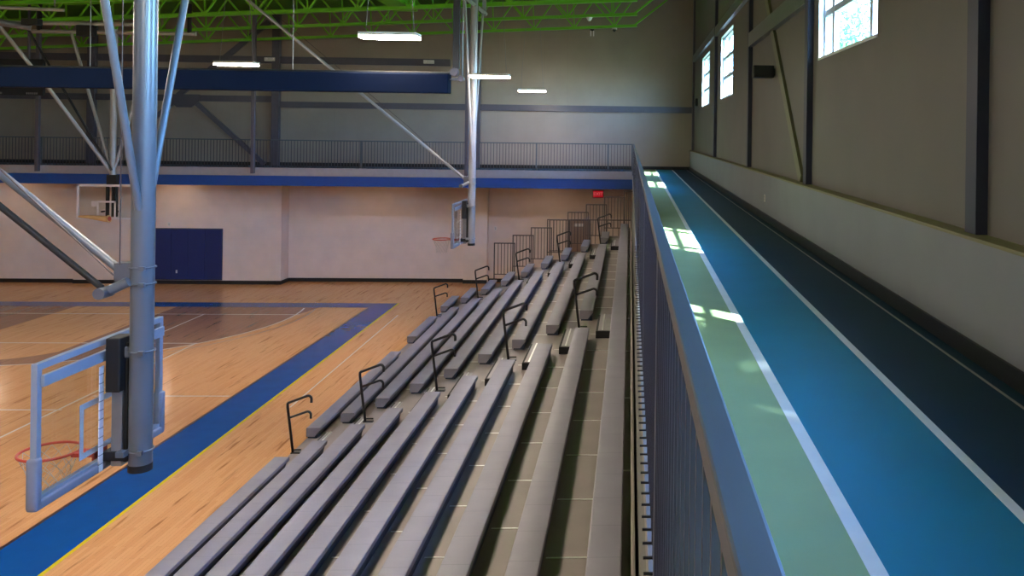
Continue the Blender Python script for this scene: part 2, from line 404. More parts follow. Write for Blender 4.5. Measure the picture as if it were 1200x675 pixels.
# far wall girts, columns and braces
girt(-13.75, XK+.05, YF-.12, YF+.01, 6.29, 6.53, M['steel_dark']); girt(XL, -13.9, YF-.12, YF+.01, 6.49, 6.73, M['steel_dark'])
girt(XL, -7.25, YF-.12, YF+.01, 7.99, 8.26, M['steel_dark'])
for x in (-6.2, -13.88, -20.8, -27.6): struct(MB().box(x-.14, x+.14, YF-.2, YF+.01, TZ, 10.2, .006).build('steel_column', M['steel_dark']))
def bar_xz(p, q, w, y0, y1, m, name='wall_brace_beam'):
    d = Vector((q[0]-p[0], q[1]-p[1])).normalized(); n = Vector((-d.y, d.x))*w/2
    return struct(MB().prism([(p[0]+n.x, p[1]+n.y), (q[0]+n.x, q[1]+n.y), (q[0]-n.x, q[1]-n.y), (p[0]-n.x, p[1]-n.y)], y0, y1).build(name, m))
bar_xz((-17.0, 6.5), (-14.3, 4.1), .17, YF-.1, YF, M['steel_dark']); bar_xz((-17.7, 6.5), (-20.4, 4.1), .17, YF-.1, YF, M['steel_dark'])
bar_xz((-17.6, 6.7), (-14.2, 9.6), .2, YF-.1, YF, M['steel_dark'])
struct(MB().prism([(-17.9, 6.5), (-17.6, 6.25), (-17.05, 6.25), (-16.75, 6.5), (-16.75, 6.75), (-17.9, 6.75)], YF-.14, YF-.1).build('wall_brace_panel', M['steel_dark']))
# hangers that carry the far walkway from the roof
for x in (-5.56, -12.47, -19.3):
    struct(MB().box(x-.055, x+.055, 28.3, 28.41, 4.0, roof(x)-.02, .006).build('steel_column', M['steel_dark']))

# ------------------------------------------------------------------ railings
picket_me = MB().box(-.015, .015, -.007, .007, 0, 1.02).mesh('picket', M['picket'])
plate_me = MB().box(-.045, -.0151, -.005, .005, 0, .006).mesh('picket_shade', M['black_steel'])  # dark bar for the picket's base and its shadow across the kerb
rz = .0059
nr = thing('track_railing', 'long gray picket railing along the edge of the running track', 'railing', (.097, 1.0, TZ), rz)
y0, y1 = YB+1.2-1, 27.47
o = MB().box(-.019, .019, y0, y1, 1.035, 1.07, .004).build('top_rail', M['rail'], nr)
post_me = MB().box(-.016, .016, -.03, .03, 0, 1.036, .003).mesh('post', M['rail'])
yy = -.75
while yy < 27.5: link('post', post_me, nr, (0, yy, 0.002)); yy += 2.4
link('post', post_me, nr, (0, 27.44, .002))
k = 0; stuff = MB(); y = -.42
while y < 27.3:
    if k < 100:
        pk = link('picket', picket_me, nr, (0, y, .017)); link('picket_shade', plate_me, pk)
    else: stuff.box(-.015, .015, y-.007, y+.007, .017, 1.037)
    k += 1; y += .1
so = stuff.build('pickets', M['picket'], nr); so['kind'] = 'stuff'
fr_ = thing('walkway_railing', 'gray picket railing across the far walkway above the blue fascia', 'railing', (-.09, 28.52, TZ))
MB().box(-31.2, .0, -.018, .018, 1.03, 1.065, .004).build('top_rail', M['rail'], fr_)
for x in (-.02, -.82, -3.2, -5.5, -8.95, -12.4, -15.7, -19.2, -22.4, -25.6, -28.8): MB().box(x-.025, x+.025, -.02, .02, .003, 1.031, .003).build('post', M['rail'], fr_)
k = 0; stuff = MB(); x = -.11
while x > -31:
    if k < 100: link('picket', picket_me, fr_, (x, 0, .012), (0, 0, PI/2))
    else: stuff.box(x-.008, x+.008, -.006, .006, .012, 1.032)
    k += 1; x -= .1
so = stuff.build('pickets', M['picket'], fr_); so['kind'] = 'stuff'

# ------------------------------------------------------------------ bleachers
BR = .0065                # bank of seats drifts very slightly towards the court
PIT, RIS = .5705, .25
def rowx(i): return -5.445+PIT*(i-1)
AIS = [(13.30, 14.60), (23.40, 24.78)]
Y_END, Y_DECK, Y_NEAR = 26.33, 26.75, -3.0
ordn = ['front', 'second', 'third', 'fourth', 'fifth', 'sixth', 'seventh', 'eighth', 'ninth', 'topmost']
strip_me = MB().box(0, .342, -.007, .007, 0, .004).mesh('joint_strip', M['joint'])
short_me = MB().box(0, .06, -.011, .011, 0, .004).mesh('joint_strip', M['joint'])
def seat_profile(w=.225, h=.15, r=.01):
    """bench plank with a front skirt"""
    pts = [(0, 0), (.02, 0), (.02, .10), (w, .10)]
    for cxx, a0 in ((w-r, 0), (r, 90)):
        for t in range(0, 91, 30):
            a = math.radians(a0+t); pts.append((cxx+r*math.cos(a), h-r+r*math.sin(a)))
    return pts
cap_me = MB().prism([(.001, .001), (.135, .001), (.215, .101), (.224, .149), (.001, .149)], -.01, 0).mesh('end_cap', M['seat_end'])
for i in range(1, 11):
    X = rowx(i); zt = .43+RIS*(i-1); zd = RIS*i
    if i == 1: lab = 'front gray bleacher row beside the wooden floor, its bench broken by a wheelchair gap'
    elif i == 10: lab = 'topmost gray bleacher row, one unbroken bench under the track railing'
    else: lab = '%s gray bleacher row up from the wooden floor' % ordn[i-1]
    r = thing('bleacher_row', lab, 'bleacher row', (X, 9.7, 0), BR, 'gray bleacher rows')
    def L(y): return y-9.7
    segs = [(Y_NEAR, AIS[0][0]), (AIS[0][1], AIS[1][0]), (AIS[1][1], Y_END)]
    if i == 1: segs = [(Y_NEAR, AIS[0][0]), (AIS[0][1], 19.66), (21.1, AIS[1][0]), (AIS[1][1], Y_END)]
    if i == 10: segs = [(Y_NEAR, Y_END)]
    for a, b in segs:
        s = MB().prism([(x, z+zt-.15) for x, z in seat_profile()], L(a), L(b)).build('seat', M['seat'], r)
        autosmooth(s, 50)
        link('end_cap', cap_me, r, (0, L(a), zt-.15)); link('end_cap', cap_me, r, (0, L(b)+.01, zt-.15))
        MB().prism([(.0205, zd+.001), (.16+.005*i, zd+.001), (.20, zt-.0505), (.0205, zt-.0505)], L(a)+.02, L(b)-.02).build('seat_shade_block', M['shade_support'], r)  # dark block shaped to follow the bench shadow on the deck
    d0 = .004; d1 = PIT-.001 if i < 10 else .287
    MB().box(d0, d1, L(Y_NEAR), L(Y_DECK), zd-.05, zd, .004).build('deck', M['deck'], r)
    MB().box(.004, .012, L(Y_NEAR), L(Y_DECK), zd-RIS if i > 1 else .01, zd-.049).build('riser', M['riser'], r)
    if i < 10:
        for (a, b) in AIS:
            if i == 9: pass
            # half-height step standing on this deck in front of the next nose
            st = MB().box(PIT-.25, PIT-.002, L(a)+.06, L(b)-.03, zd+.001, zd+RIS/2-.014, .004).build('aisle_step', M['black'], r)
            MB().box(PIT-.215, PIT-.002, L(a)+.075, L(b)-.035, zd+RIS/2-.0139, zd+RIS/2, .003).build('tread', M['step_top'], st)
            MB().box(PIT-.16, PIT-.135, L(a)+.075, L(b)-.035, zd+RIS/2, zd+RIS/2+.004).build('nosing_strip', M['joint'], st)
    y = 1.31
    while y < 26.4:
        q = link('joint_strip', strip_me if i < 10 else short_me, r, (.2252, L(y), zd+.0005))
        y += 1.028 if i < 10 else 2.056
    if i == 10:
        MB().box(.288, .314, L(Y_NEAR), L(Y_DECK), zd, 2.75, .004).build('back_board', M['deck'], r)
    # wheel and frame under the row, hidden mostly but carrying it to the floor
    for y in (1.5, 7.5, 13.95, 19.0, 24.1, 26.5):
        MB().box(.06, .12, L(y)-.03, L(y)+.03, 0, zd-.051).build('leg', M['riser'], r)

# handrails in the two aisles
def hook(p0, p1, drop, r=.05, n=6):
    (x0, z0), (x1, z1) = p0, p1
    pts = [(x0, 0, z0)]; d = Vector((x1-x0, z1-z0)).normalized()
    e = Vector((x1, z1))-d*r; pts.append((e.x, 0, e.y))
    ang0 = math.atan2(d.y, d.x)
    cxx, czz = e.x+math.sin(ang0)*r, e.y-math.cos(ang0)*r
    for k in range(1, n+1):
        a = ang0+PI/2 - (ang0+PI/2)*k/n
        pts.append((cxx+r*math.cos(a), 0, czz+r*math.sin(a)))
    pts.append((pts[-1][0], 0, pts[-1][2]-drop)); return pts
hr_post = MB().tube([(0, 0, .013), (-.092, 0, .74), (-.092, 0, .79), (-.07, 0, .815)], .021, 12).mesh('post', M['black_steel'], True)
hr_top = MB().tube(hook((-.085, .803), (.262, .935), .06), .021, 12).mesh('upper_arm', M['black_steel'], True)
hr_mid = MB().tube(hook((-.066, .565), (.258, .68), .06), .019, 12).mesh('lower_arm', M['black_steel'], True)
hr_foot = MB().box(-.03, .13, -.035, .035, .0, .012, .003).tube([(.02, 0, .05), (.13, 0, .05)], .012, 8).mesh('foot_bracket', M['black_steel'])
names = {1: 'front', 3: 'third', 5: 'fifth', 7: 'seventh', 9: 'ninth'}
for ai, y in enumerate((13.95, 24.2)):
    for i in (1, 3, 5, 7, 9):
        x = rowx(i)-BR*(y-9.7)+.03
        h = thing('aisle_handrail', 'black hooked handrail on the %s row of the %s' % (names[i], ('nearer bleacher aisle', 'aisle by the stepped guard panels')[ai]), 'handrail', (x, y, RIS*i+.0005), 0, 'aisle handrails')
        for n_, me in (('post', hr_post), ('upper_arm', hr_top), ('lower_arm', hr_mid), ('foot_bracket', hr_foot)): link(n_, me, h)

# stepped guard panels at the far end of the bleachers
steps = ['lowest', 'second lowest', 'third lowest', 'middle', 'third highest', 'second highest', 'highest']
def guard(name, lab, w, h, loc, foot, n, grp=None, t=.034, bar=.02, foot2=None):
    g = thing(name, lab, 'guard rail', loc, 0, grp)
    pm = MB().box(-t/2, t/2, -t/2, t/2, -foot, h, .003)
    link('post', pm.mesh('post', M['gate']), g, (t/2, 0, 0))
    link('post', MB().box(-t/2, t/2, -t/2, t/2, -(foot if foot2 is None else foot2), h, .003).mesh('post', M['gate']), g, (w-t/2, 0, 0))
    MB().box(t, w-t, -t/2, t/2, h-t, h, .003).build('top_rail', M['gate'], g)
    MB().box(t, w-t, -.012, .012, 0, .026, .003).build('bottom_rail', M['gate'], g)
    bm_ = MB().box(-bar/2, bar/2, -bar/2, bar/2, .024, h-t+.002).mesh('bar', M['gate'])
    for k in range(n): link('bar', bm_, g, (t+(w-2*t)*(k+1)/(n+1), 0, 0))
    return g
for k in range(7):
    guard('guard_panel', '%s of the seven brown stepped guard panels at the bleacher end' % steps[k], .656, .99, (-4.336+.5633*k, 26.58+.04*(k % 2), 1.045+.2433*k), .293-.0067*k, 5, 'stepped guard panels', foot2=.043-.0067*k)
guard('stair_guard', 'brown barred railing behind the stepped panels in front of the door', 2.76, 1.1, (-2.86, 28.05, 1.53), 1.53, 13)
guard('corner_guard', 'tall brown barred guard beside the top bleacher bench under the blue fascia', .40, 1.6, (-.36, 27.4, 2.02), 2.02, 4)

# ------------------------------------------------------------------ side baskets (hung from the roof)
def clamp(parent, x, z, R, pm, name='clamp_ring'):
    b = MB().ring((x, 0, z), R+.008, .008, n=28, m=6).box(x+R*.3, x+R*.3+.05, -R-.03, -R+.0, z-.02, z+.02, .004)
    return b.build(name, pm, parent)

def board(parent, xb, yc, z0, zt, w, fm, pm, facing, height_frac=.36):
    """backboard in the local Y-Z plane at x=xb; play side faces -X when facing=-1"""
    hw = w/2; f = .052; d = .05
    b0 = z0+.05
    bd = MB().box(xb-d/2, xb+d/2, yc-hw, yc+hw, zt-f, zt, .004)
    bd.box(xb-d/2, xb+d/2, yc-hw, yc-hw+f, b0, zt-f+.002, .004).box(xb-d/2, xb+d/2, yc+hw-f, yc+hw, b0, zt-f+.002, .004).box(xb-d/2, xb+d/2, yc-hw, yc+hw, b0, b0+f, .004)
    o = bd.build('backboard', fm, parent)
    MB().box(xb-.008, xb+.008, yc-hw+.04, yc+hw-.04, b0+.04, zt-f+.012).build('glass', M['board_glass'], o)
    q = MB(); s = facing*.0125+xb; a, c, e = .305, b0+.12, .05
    lo, hi = sorted((s, s-facing*.003))
    q.box(lo, hi, yc-a, yc-a+e, c, c+.46).box(lo, hi, yc+a-e, yc+a, c, c+.46).box(lo, hi, yc-a+e, yc+a-e, c+.41, c+.46).box(lo, hi, yc-a+e, yc+a-e, c, c+e)
    q.build('shooting_square', M['board_white'], o)
    if pm:
        hz = z0+(zt-z0)*height_frac
        p = MB(); pd = d/2+.018
        prof_pts = 0
        p.box(xb-pd, xb+pd, yc-hw-.02, yc+hw+.02, z0, z0+.075, .02, 3)
        p.box(xb-pd, xb+pd, yc-hw-.025, yc-hw+.05, z0+.01, hz, .02, 3).box(xb-pd, xb+pd, yc+hw-.05, yc+hw+.025, z0+.01, hz, .02, 3)
        bmesh.ops.remove_doubles(p.bm, verts=p.bm.verts[:], dist=1e-6)
        autosmooth(p.build('edge_padding', pm, o), 60)
    return o

def rim_net(parent, xc, yc, z, xb):
    rm = MB().ring((xc, yc, z), .229, .012, n=48, m=8)
    rm.box(xc+.215, xb-.02, yc-.06, yc-.035, z-.03, z+.004).box(xc+.215, xb-.02, yc+.035, yc+.06, z-.03, z+.004)
    rm.box(xb-.045, xb-.02, yc-.09, yc+.09, z-.10, z+.02, .004).box(xc+.21, xb-.02, yc-.05, yc+.05, z-.008, z+.001)
    ro = autosmooth(rm.build('rim', M['rim'], parent), 50)
    nb = MB(); n = 12
    def P(t, a):
        R = .225*(1-t)+.13*t + .02*math.sin(t*PI)*-1
        return (xc+R*math.cos(a), yc+R*math.sin(a), z-.012-.34*t)
    for s in (-1, 1):
        for k in range(n):
            nb.tube([P(t/6, 2*PI*k/n + s*PI/n*t) for t in range(7)], .0025, 5)
    nb.build('net', M['net'], ro)
    return ro

def side_basket(yc, label, drive=True):
    g = thing('basketball_backstop', label, 'basketball hoop', (-4.23, yc, 0), 0, 'side court baskets')
    R = .092; PM = M['pole'] if drive else M['pole_lit']
    po = autosmooth(MB().tube([(0, 0, 2.56), (0, 0, 9.0)], R, 32).build('pole', PM, g), 40)
    autosmooth(MB().tube([(0, 0, 2.50), (0, 0, 2.561)], R+.002, 32).build('end_cap', M['black'], po), 40)
    for s in (-1, 1):
        autosmooth(MB().tube([(.0, s*.07, 4.75), (.0, s*1.25, 8.75)], .032, 14).build('spreader_tube', PM, g), 40)
    autosmooth(MB().tube([(.0, -1.7, 8.75), (.0, 1.7, 8.75)], .05, 14).build('header_pipe', PM, g), 40)
    for s in (-1, 1):
        MB().box(-.05, .05, s*1.45-.04, s*1.45+.04, 8.66, roof(-4.2)-1.24, .005).build('hanger_clamp', PM, g)
    # front brace and its darker drive brace, running up to the roof steel
    autosmooth(MB().tube([(-.20, -.02, 4.24), (-6.0, -.02, 8.95)], .036, 14).build('front_brace', PM, g), 40)
    if drive: autosmooth(MB().tube([(-.27, -.12, 4.09), (-3.0, -.12, 6.3), (-6.0, -.12, 8.75)], .026, 12).build('drive_brace', M['black'], g), 40)
    hb = MB().tube([(-.25, -.20, 4.05), (-.25, -.04, 4.05)], .048, 24)
    autosmooth(hb.build('pivot_hub', M['bracket'], g), 40)
    autosmooth(MB().tube([(-.2, -.12, 4.07), (-.06, -.1, 4.14)], .042, 16).build('pivot_sleeve', PM, g), 40)
    MB().box(-.21, -.07, -.06, .06, 4.13, 4.29, .006).build('brace_bracket', M['bracket'], g)
    for z in (4.11, 4.25): clamp(g, 0, z, R, PM)
    for z in (2.68, 3.53): clamp(g, 0, z, R, PM)
    MB().tube([(-.16, -.14, 4.20), (-1.6, -.14, 5.55), (-6.0, -.14, 9.2)], .006, 6).build('cable', M['cable_dark'], g)
    MB().tube([(-.135, -.1, 4.28), (-.14, -.1, 8.9)], .005, 6).build('cable', M['cable_dark'], g)
    # board in front of the pole with the height adjuster between
    xb = -.31
    bd = board(g, xb, 0, 2.52, 3.64, 1.73, M['board_frame'], M['pad'], -1)
    # rear bracing bars of the frame
    MB().box(xb+.026, xb+.055, -.83, .83, 3.46, 3.55, .004).build('frame_brace', M['board_frame'], bd)
    ms = MB().box(-.22, -.13, -.05, .05, 2.55, 3.3, .005).build('mast', M['mast'], g)
    MB().box(-.235, -.115, -.12, .07, 3.20, 3.66, .012).build('height_adjuster', M['black'], g)
    MB().box(-.13, -.10, -.03, .07, 2.58, 3.6, .005).build('guide_rail', M['black'], g)
    MB().box(-.275, -.265, -.135, -.08, 2.53, 3.42).build('height_scale', M['scale'], g)
    MB().box(-.28, -.06, -.07, .07, 2.60, 2.68, .006).build('lower_arm', M['black'], g)
    MB().box(-.28, -.06, -.05, .05, 3.48, 3.57, .006).build('upper_arm', PM, g)
    MB().box(-.12, -.05, -.16, -.09, 2.66, 2.71, .004).build('clamp_plate', PM, g)
    # tubular goal support at the back of the frame
    rim_net(g, -.76, 0, 2.66, xb)
    return g
side_basket(7.53, 'glass basketball backboard on the large pale pole hanging nearest the bleacher benches')
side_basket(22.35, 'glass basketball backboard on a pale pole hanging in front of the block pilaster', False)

# main basket at the far end, facing the camera
mb_ = thing('basketball_backstop', 'white framed glass backboard facing down the court above the blue wall pads', 'basketball hoop', (-15.72, 26.3, 0))
autosmooth(MB().tube([(0, .05, 3.72), (0, .05, 8.4)], .09, 24).build('pole', M['pole_white'], mb_), 40)
MB().box(-.13, .15, -.05, .14, 3.72, 4.02, .01).build('height_adjuster', M['black'], mb_)
for x in (-.12, .05, .13): MB().box(x-.035, x+.03, -.03, .06, 2.76, 3.72, .004).build('guide_rail', M['black'], mb_)
for s, t in ((-1, -1.28), (1, 1.2)):
    autosmooth(MB().tube([(s*.05, .05, 4.2), (t, .05, 8.3)], .045, 12).build('spreader_tube', M['pole_white'], mb_), 40)
autosmooth(MB().tube([(.02, -.05, 4.15), (-2.1, -.6, 8.3)], .035, 10).build('drive_brace', M['black_steel'], mb_), 40)
autosmooth(MB().tube([(-.02, .0, 4.1), (-1.0, -1.2, 6.45), (-1.9, -2.1, 8.3)], .05, 10).build('front_brace', M['pole_white'], mb_), 40)
autosmooth(MB().tube([(-2.4, .05, 8.3), (2.4, .05, 8.3)], .06, 12).build('header_pipe', M['pole_white'], mb_), 40)
autosmooth(MB().tube([(-5.6, -2.0, 8.28), (-1.9, -2.1, 8.3), (1.9, -2.1, 8.3)], .055, 12).build('winch_pipe', M['pole_white'], mb_), 40)
for x in (-2.2, 2.2): MB().box(x-.04, x+.04, .0, .1, 8.3, 9.2).build('hanger_clamp', M['black'], mb_)
MB().box(.3, .75, -2.2, -2.0, 7.95, 8.25, .01).build('winch_box', M['black'], mb_)
# board lies in the local X-Z plane
hw = .86; bz0, bz1 = 2.70, 3.74; f = .065
bo = MB().box(-hw-.04, hw-.04, -.2, -.15, bz1-f, bz1, .004).box(-hw-.04, -hw-.04+f, -.2, -.15, bz0, bz1, .004).box(hw-.04-f, hw-.04, -.2, -.15, bz0, bz1, .004).box(-hw-.04, hw-.04, -.2, -.15, bz0, bz0+.04, .004).build('backboard', M['board_white'], mb_)
MB().box(-hw-.02, hw-.06, -.18, -.17, bz0+.02, bz1-.02).build('glass', M['board_glass'], bo)
MB().box(-.30, -.25, -.205, -.2, bz0+.06, 3.25).box(.20, .25, -.205, -.2, bz0+.06, 3.25).box(-.30, .25, -.205, -.2, 3.2, 3.25).box(-.46, -.26, -.207, -.2, 3.08, 3.24).build('shooting_square', M['board_white'], bo)
for x in (-.2, .2): MB().box(x-.02, x+.02, -.15, .0, 2.9, 2.94).build('board_arm', M['black'], mb_)
rl = MB().tube([(-.75, -.32, 2.79), (-.5, -.32, 2.78), (-.2, -.32, 2.75), (.08, -.32, 2.72), (.13, -.32, 2.73)], .03, 16, .115)
autosmooth(rl.build('folded_net', M['tan'], mb_), 50)
autosmooth(MB().tube([(.13, -.32, 2.73), (.15, -.32, 2.73)], .07, 16).build('rim', M['rim'], mb_), 50)

# navy wall pads behind it
lab = ['leftmost navy wall pad, mostly behind the pale pole', 'second navy wall pad from the pale pole', 'middle navy wall pad carrying a small pale outlet plate', 'fourth navy wall pad from the pale pole', 'navy wall pad at the open cream wall end of the row']
for k in range(5):
    x0 = -17.28+.574*k
    g = thing('wall_pad', lab[k], 'wall pad', (x0, 30.5, .17), 0, 'navy wall pads')
    MB().box(.002, .572, -.07, -.002, 0, 1.75, .015, 3).build('cover', M['pad_navy'], g)
    MB().box(.0, .574, -.012, -.0005, -.03, 1.78).build('backing_board', M['riser'], g)
    if k == 2: MB().box(.16, .22, -.078, -.069, .22, .33, .003).build('outlet_cutout', M['plate'], g)
def plate(x, y, z, lab, w=.075, h=.12, ax='y', m='plate'):
    g = thing('outlet_plate', lab, 'outlet', (x, y, z))
    if ax == 'y':
        MB().box(-w/2, w/2, -.012, -.0005, -h/2, h/2, .003).build('cover', M[m], g)
        MB().box(-.014, .014, -.015, -.0115, -.035, -.008).build('socket', M['fascia_gray'], g); MB().box(-.014, .014, -.015, -.0115, .008, .035).build('socket', M['fascia_gray'], g)
    else:
        MB().box(-.012, -.0005, -w/2, w/2, -h/2, h/2, .003).build('cover', M[m], g)
        MB().box(-.015, -.0115, -.014, .014, -.035, -.008).build('socket', M['fascia_gray'], g); MB().box(-.015, -.0115, -.014, .014, .008, .035).build('socket', M['fascia_gray'], g)
plate(-16.25, 30.5, 2.08, 'small pale plate on the cream wall just above the navy pads', .1, .16)
plate(-5.05, 31.25, 1.95, 'small pale plate on the gray wall by the lowest guard panel', .1, .14)
plate(XK, 14.0, 4.42, 'small white outlet plate low on the white knee wall', .075, .12, 'x')

# ------------------------------------------------------------------ divider curtain stored overhead
cu = thing('divider_curtain', 'rolled navy divider curtain hanging across the gym on straps', 'curtain', (-3.14, 14.5, 6.09))
cb = MB().box(-27.8, 0, -.13, .13, 0, .325, .012, 2).build('curtain_roll', M['vinyl_navy'], cu)
MB().box(-27.8, .01, -.05, .05, .325, .36, .01).build('top_batten', M['black'], cu)
MB().box(.05, .16, -.03, .03, .42, 3.0).build('lift_strap', M['black'], cu)
pw = MB().box(.03, .24, -.04, .04, .22, .26).tube([(.08, -.05, .36), (.08, .05, .36)], .07, 16).tube([(.19, -.05, .25), (.19, .05, .25)], .05, 16).box(-.02, .1, -.02, .02, .23, .25)
pw.build('pulley_block', M['steel_dark'], cu)
for x in (-2.6, -5.9, -9.2, -12.5, -15.8, -19.1, -22.4):
    MB().tube([(x, 0, .35), (x, 0, 3.02+.054*x)], .008, 6).build('hanging_cable', M['cable'], cu)
MB().tube([(.21, 0, .3), (.21, 0, 3.0)], .012, 6).build('hanging_cable', M['cable'], cu)

# ------------------------------------------------------------------ roof joists
ZB = lambda x: 9.47+.054*x
jl = ['lime green roof joist closest to the far wall', 'lime green roof joist second from the far wall', 'lime green roof joist third from the far wall', 'lime green roof joist fourth from the far wall, reaching the frame top at the left', 'lime green roof joist overhead of the far side basket', 'lime green roof joist over the middle of the gym']
SL = math.atan(.054); JD = 1.12; PAN = 1.5; NJ = 20
dl = math.hypot(PAN/2, JD-.14)
diag_me = MB().box(-.024, .024, -.03, .03, 0, dl).mesh('web_member', M['green'])
vert_me = MB().box(-.018, .018, -.02, .02, 0, JD-.12).mesh('web_post', M['green'])
for j in range(6):
    y = 32.1-3.1*j
    g = thing('roof_joist', jl[j], 'roof joist', (0, y, 9.47), 0, 'lime green roof joists')
    # everything is laid out along local X, tilted with the roof
    def chord(z0, z1, w, x0, x1, name):
        b = MB().box(x0, x1, -w, w, z0, z0+.018).box(x0, x1, -.025, -.01, z0+.016, z1).box(x0, x1, .01, .025, z0+.016, z1) if name == 'bottom_chord' else MB().box(x0, x1, -w, w, z1-.018, z1).box(x0, x1, -.025, -.01, z0, z1-.016).box(x0, x1, .01, .025, z0, z1-.016)
        o = b.build(name, M['green'], g); o.rotation_euler = (0, -SL, 0); return o
    chord(0, .10, .075, -31.2, 0, 'bottom_chord'); chord(JD-.1, JD, .075, -31.2, 2.26, 'top_chord')
    R_ = Matrix.Rotation(-SL, 4, 'Y')
    for k in range(NJ):
        xa = -.1-PAN*k
        for s in (-1, 1):
            p = R_ @ Vector((xa-PAN/2, (.0), .06))
            o = link('web_member', diag_me, g, p); o.rotation_euler = (0, s*math.atan2(PAN/2, JD-.14)-SL, 0)
        if k % 1 == 0:
            p = R_ @ Vector((xa-PAN/2, 0, .05)); link('web_post', vert_me, g, p, (0, -SL, 0))
    e = MB().box(-.03, .03, -.04, .04, 0, math.hypot(1.25, 1.0)).build('end_diagonal', M['green'], g)
    e.location = (-.12, 0, .05); e.rotation_euler = (0, math.atan2(1.25, 1.0), 0)
# green duct-like girder running along the roof
du = thing('roof_duct', 'lime green rectangular duct running between the roof joists', 'duct', (-7.3, 27.3, 9.25))
MB().box(-.32, .32, -14, 0, 0, .55, .02).build('duct_body', M['green'], du)
MB().box(-.35, .35, -.12, .02, -.02, .57, .01).build('flange', M['green'], du)

# pendant fixtures
def fixture(x, y, lab, z=7.0):
    g = thing('pendant_light', lab, 'ceiling light', (x, y, z), 0, 'pendant strip lights')
    MB().box(-.48, .48, -.17, .17, .02, .075, .01).build('housing', M['housing'], g)
    MB().box(-.47, .47, -.16, .16, -.025, .021, .01).build('diffuser', M['lamp'], g)
    for s in (-1, 1):
        MB().tube([(s*.4, 0, .074), (s*.25, 0, ZB(x)-z+.02)], .006, 6).build('hanging_cable', M['cable'], g)
fixture(-4.1, 14.35, 'glowing strip light above the rolled curtain, largest of those in view')
fixture(-9.65, 21.0, 'glowing strip light just over the rolled curtain near the pale pole')
fixture(-3.56, 20.9, 'glowing strip light beside the far hanging pole', 6.79)
fixture(-3.7, 30.5, 'smallest glowing strip light over the far walkway railing', 6.92)
for x, y in ((-15.3, 15.6), (-21.5, 17.5), (-4.1, 4.6), (-4.1, 9.2), (-4.1, .2), (-9.65, 11.5), (-9.65, 2), (-15.3, 5), (-21, 11), (-4.1, -3.5), (-26, 16)):  # extra unseen lamps, added to light the court and bleachers
    fixture(x, y, 'glowing strip light added out of view, hung from the roof joists')

# unseen soffit lights added to brighten the wall under the far walkway
for x in (-21.3, -15.9, -9.3, -3.2):
    g = thing('added_soffit_light', 'unseen added round light under the soffit of the far walkway', 'ceiling light', (x, 29.7, 3.72), 0, 'added soffit lights')
    autosmooth(MB().tube([(0, 0, -.0005), (0, 0, -.02)], .13, 24).build('housing', M['housing'], g), 40)
    autosmooth(MB().tube([(0, 0, -.0201), (0, 0, -.026)], .11, 24).build('diffuser', M['lamp_added'], g), 40)

# ------------------------------------------------------------------ odds and ends
sp = thing('loudspeaker', 'black box loudspeaker on the beige wall between two windows', 'speaker', (2.1, 14.0, 6.5))
MB().box(-.185, .15, -.12, .12, -.1, .1, .012).build('cabinet', M['speaker'], sp)
MB().box(-.17, .13, -.128, -.119, -.085, .085, .003).build('grille', M['black'], sp)
MB().box(.14, .185, -.03, .03, -.06, .06, .004).build('wall_bracket', M['riser'], sp)
wb = thing('wall_sensor', 'small dark box on the beige wall at the far corner', 'sensor', (XR, 31.6, 6.65))
MB().box(-.09, -.001, -.15, .15, -.14, .14, .02).build('cover', M['speaker'], wb); MB().box(-.1, -.088, -.05, .05, -.05, .05, .004).build('lens', M['black'], wb)
sb = thing('scoreboard', 'black scoreboard peeking out under the rolled curtain at the far left', 'scoreboard', (-19.0, 28.25, 6.44))
MB().box(-3.2, 0, -.12, 0, 0, 1.16, .01).build('cabinet', M['speaker'], sb)
for x0, x1, z in ((-.52, -.15, .03), (-1.75, -1.25, .03), (-2.9, -2.4, .03)):
    b = MB(); n = 6
    for q in range(n): b.box(x0+(x1-x0)*q/n, x0+(x1-x0)*(q+.7)/n, -.125, -.119, z, z+.06)
    b.build('lettering', M['marks'], sb)
for x0 in (-.9, -2.3): MB().box(x0-.35, x0+.35, -.126, -.119, .35, .85).build('digit_window', M['black'], sb)
for x in (-.5, -2.7): MB().box(x-.03, x+.03, -.08, -.02, 1.15, roof(-20.5)-6.46).build('hanger', M['steel_dark'], sb)
ex = thing('exit_sign', 'glowing red EXIT sign on the wall by the highest guard panel', 'exit sign', (-1.34, 31.25, 3.24))
MB().box(-.2, .2, -.07, -.001, -.14, .14, .01).build('housing', M['riser'], ex)
MB().box(-.18, .18, -.076, -.069, -.12, .12).build('face', M['exit_red'], ex)
cv = bpy.data.curves.new('letters', 'FONT'); cv.body = 'EXIT'; cv.size = .17; cv.align_x = 'CENTER'; cv.align_y = 'CENTER'; cv.extrude = .003
tmp = bpy.data.objects.new('letters', cv); C.objects.link(tmp); bpy.context.view_layer.update()
me = bpy.data.meshes.new_from_object(tmp.evaluated_get(bpy.context.evaluated_depsgraph_get())); bpy.data.objects.remove(tmp)
me.materials.clear(); me.materials.append(M['exit_text'])
link('letters', me, ex, (0, -.08, 0), (PI/2, 0, 0))
d = struct(MB().box(-2.42, -2.36, 31.19, 31.27, 0, 2.32).box(-1.66, -1.60, 31.19, 31.27, 0, 2.32).box(-2.42, -1.6, 31.19, 31.27, 2.26, 2.32).build('door_1', M['gate']))
MB().box(-2.36, -1.66, 31.21, 31.27, .02, 2.26).build('door_leaf', M['door'], d); MB().box(-2.2, -1.85, 31.2, 31.209, 2.05, 2.16).build('door_plate', M['plate'], d)
MB().tube([(-1.75, 31.15, 1.0), (-1.75, 31.15, 1.15)], .012, 8).box(-1.76, -1.74, 31.15, 31.215, 1.0, 1.02).box(-1.76, -1.74, 31.15, 31.215, 1.13, 1.15).build('door_handle', M['mast'], d)
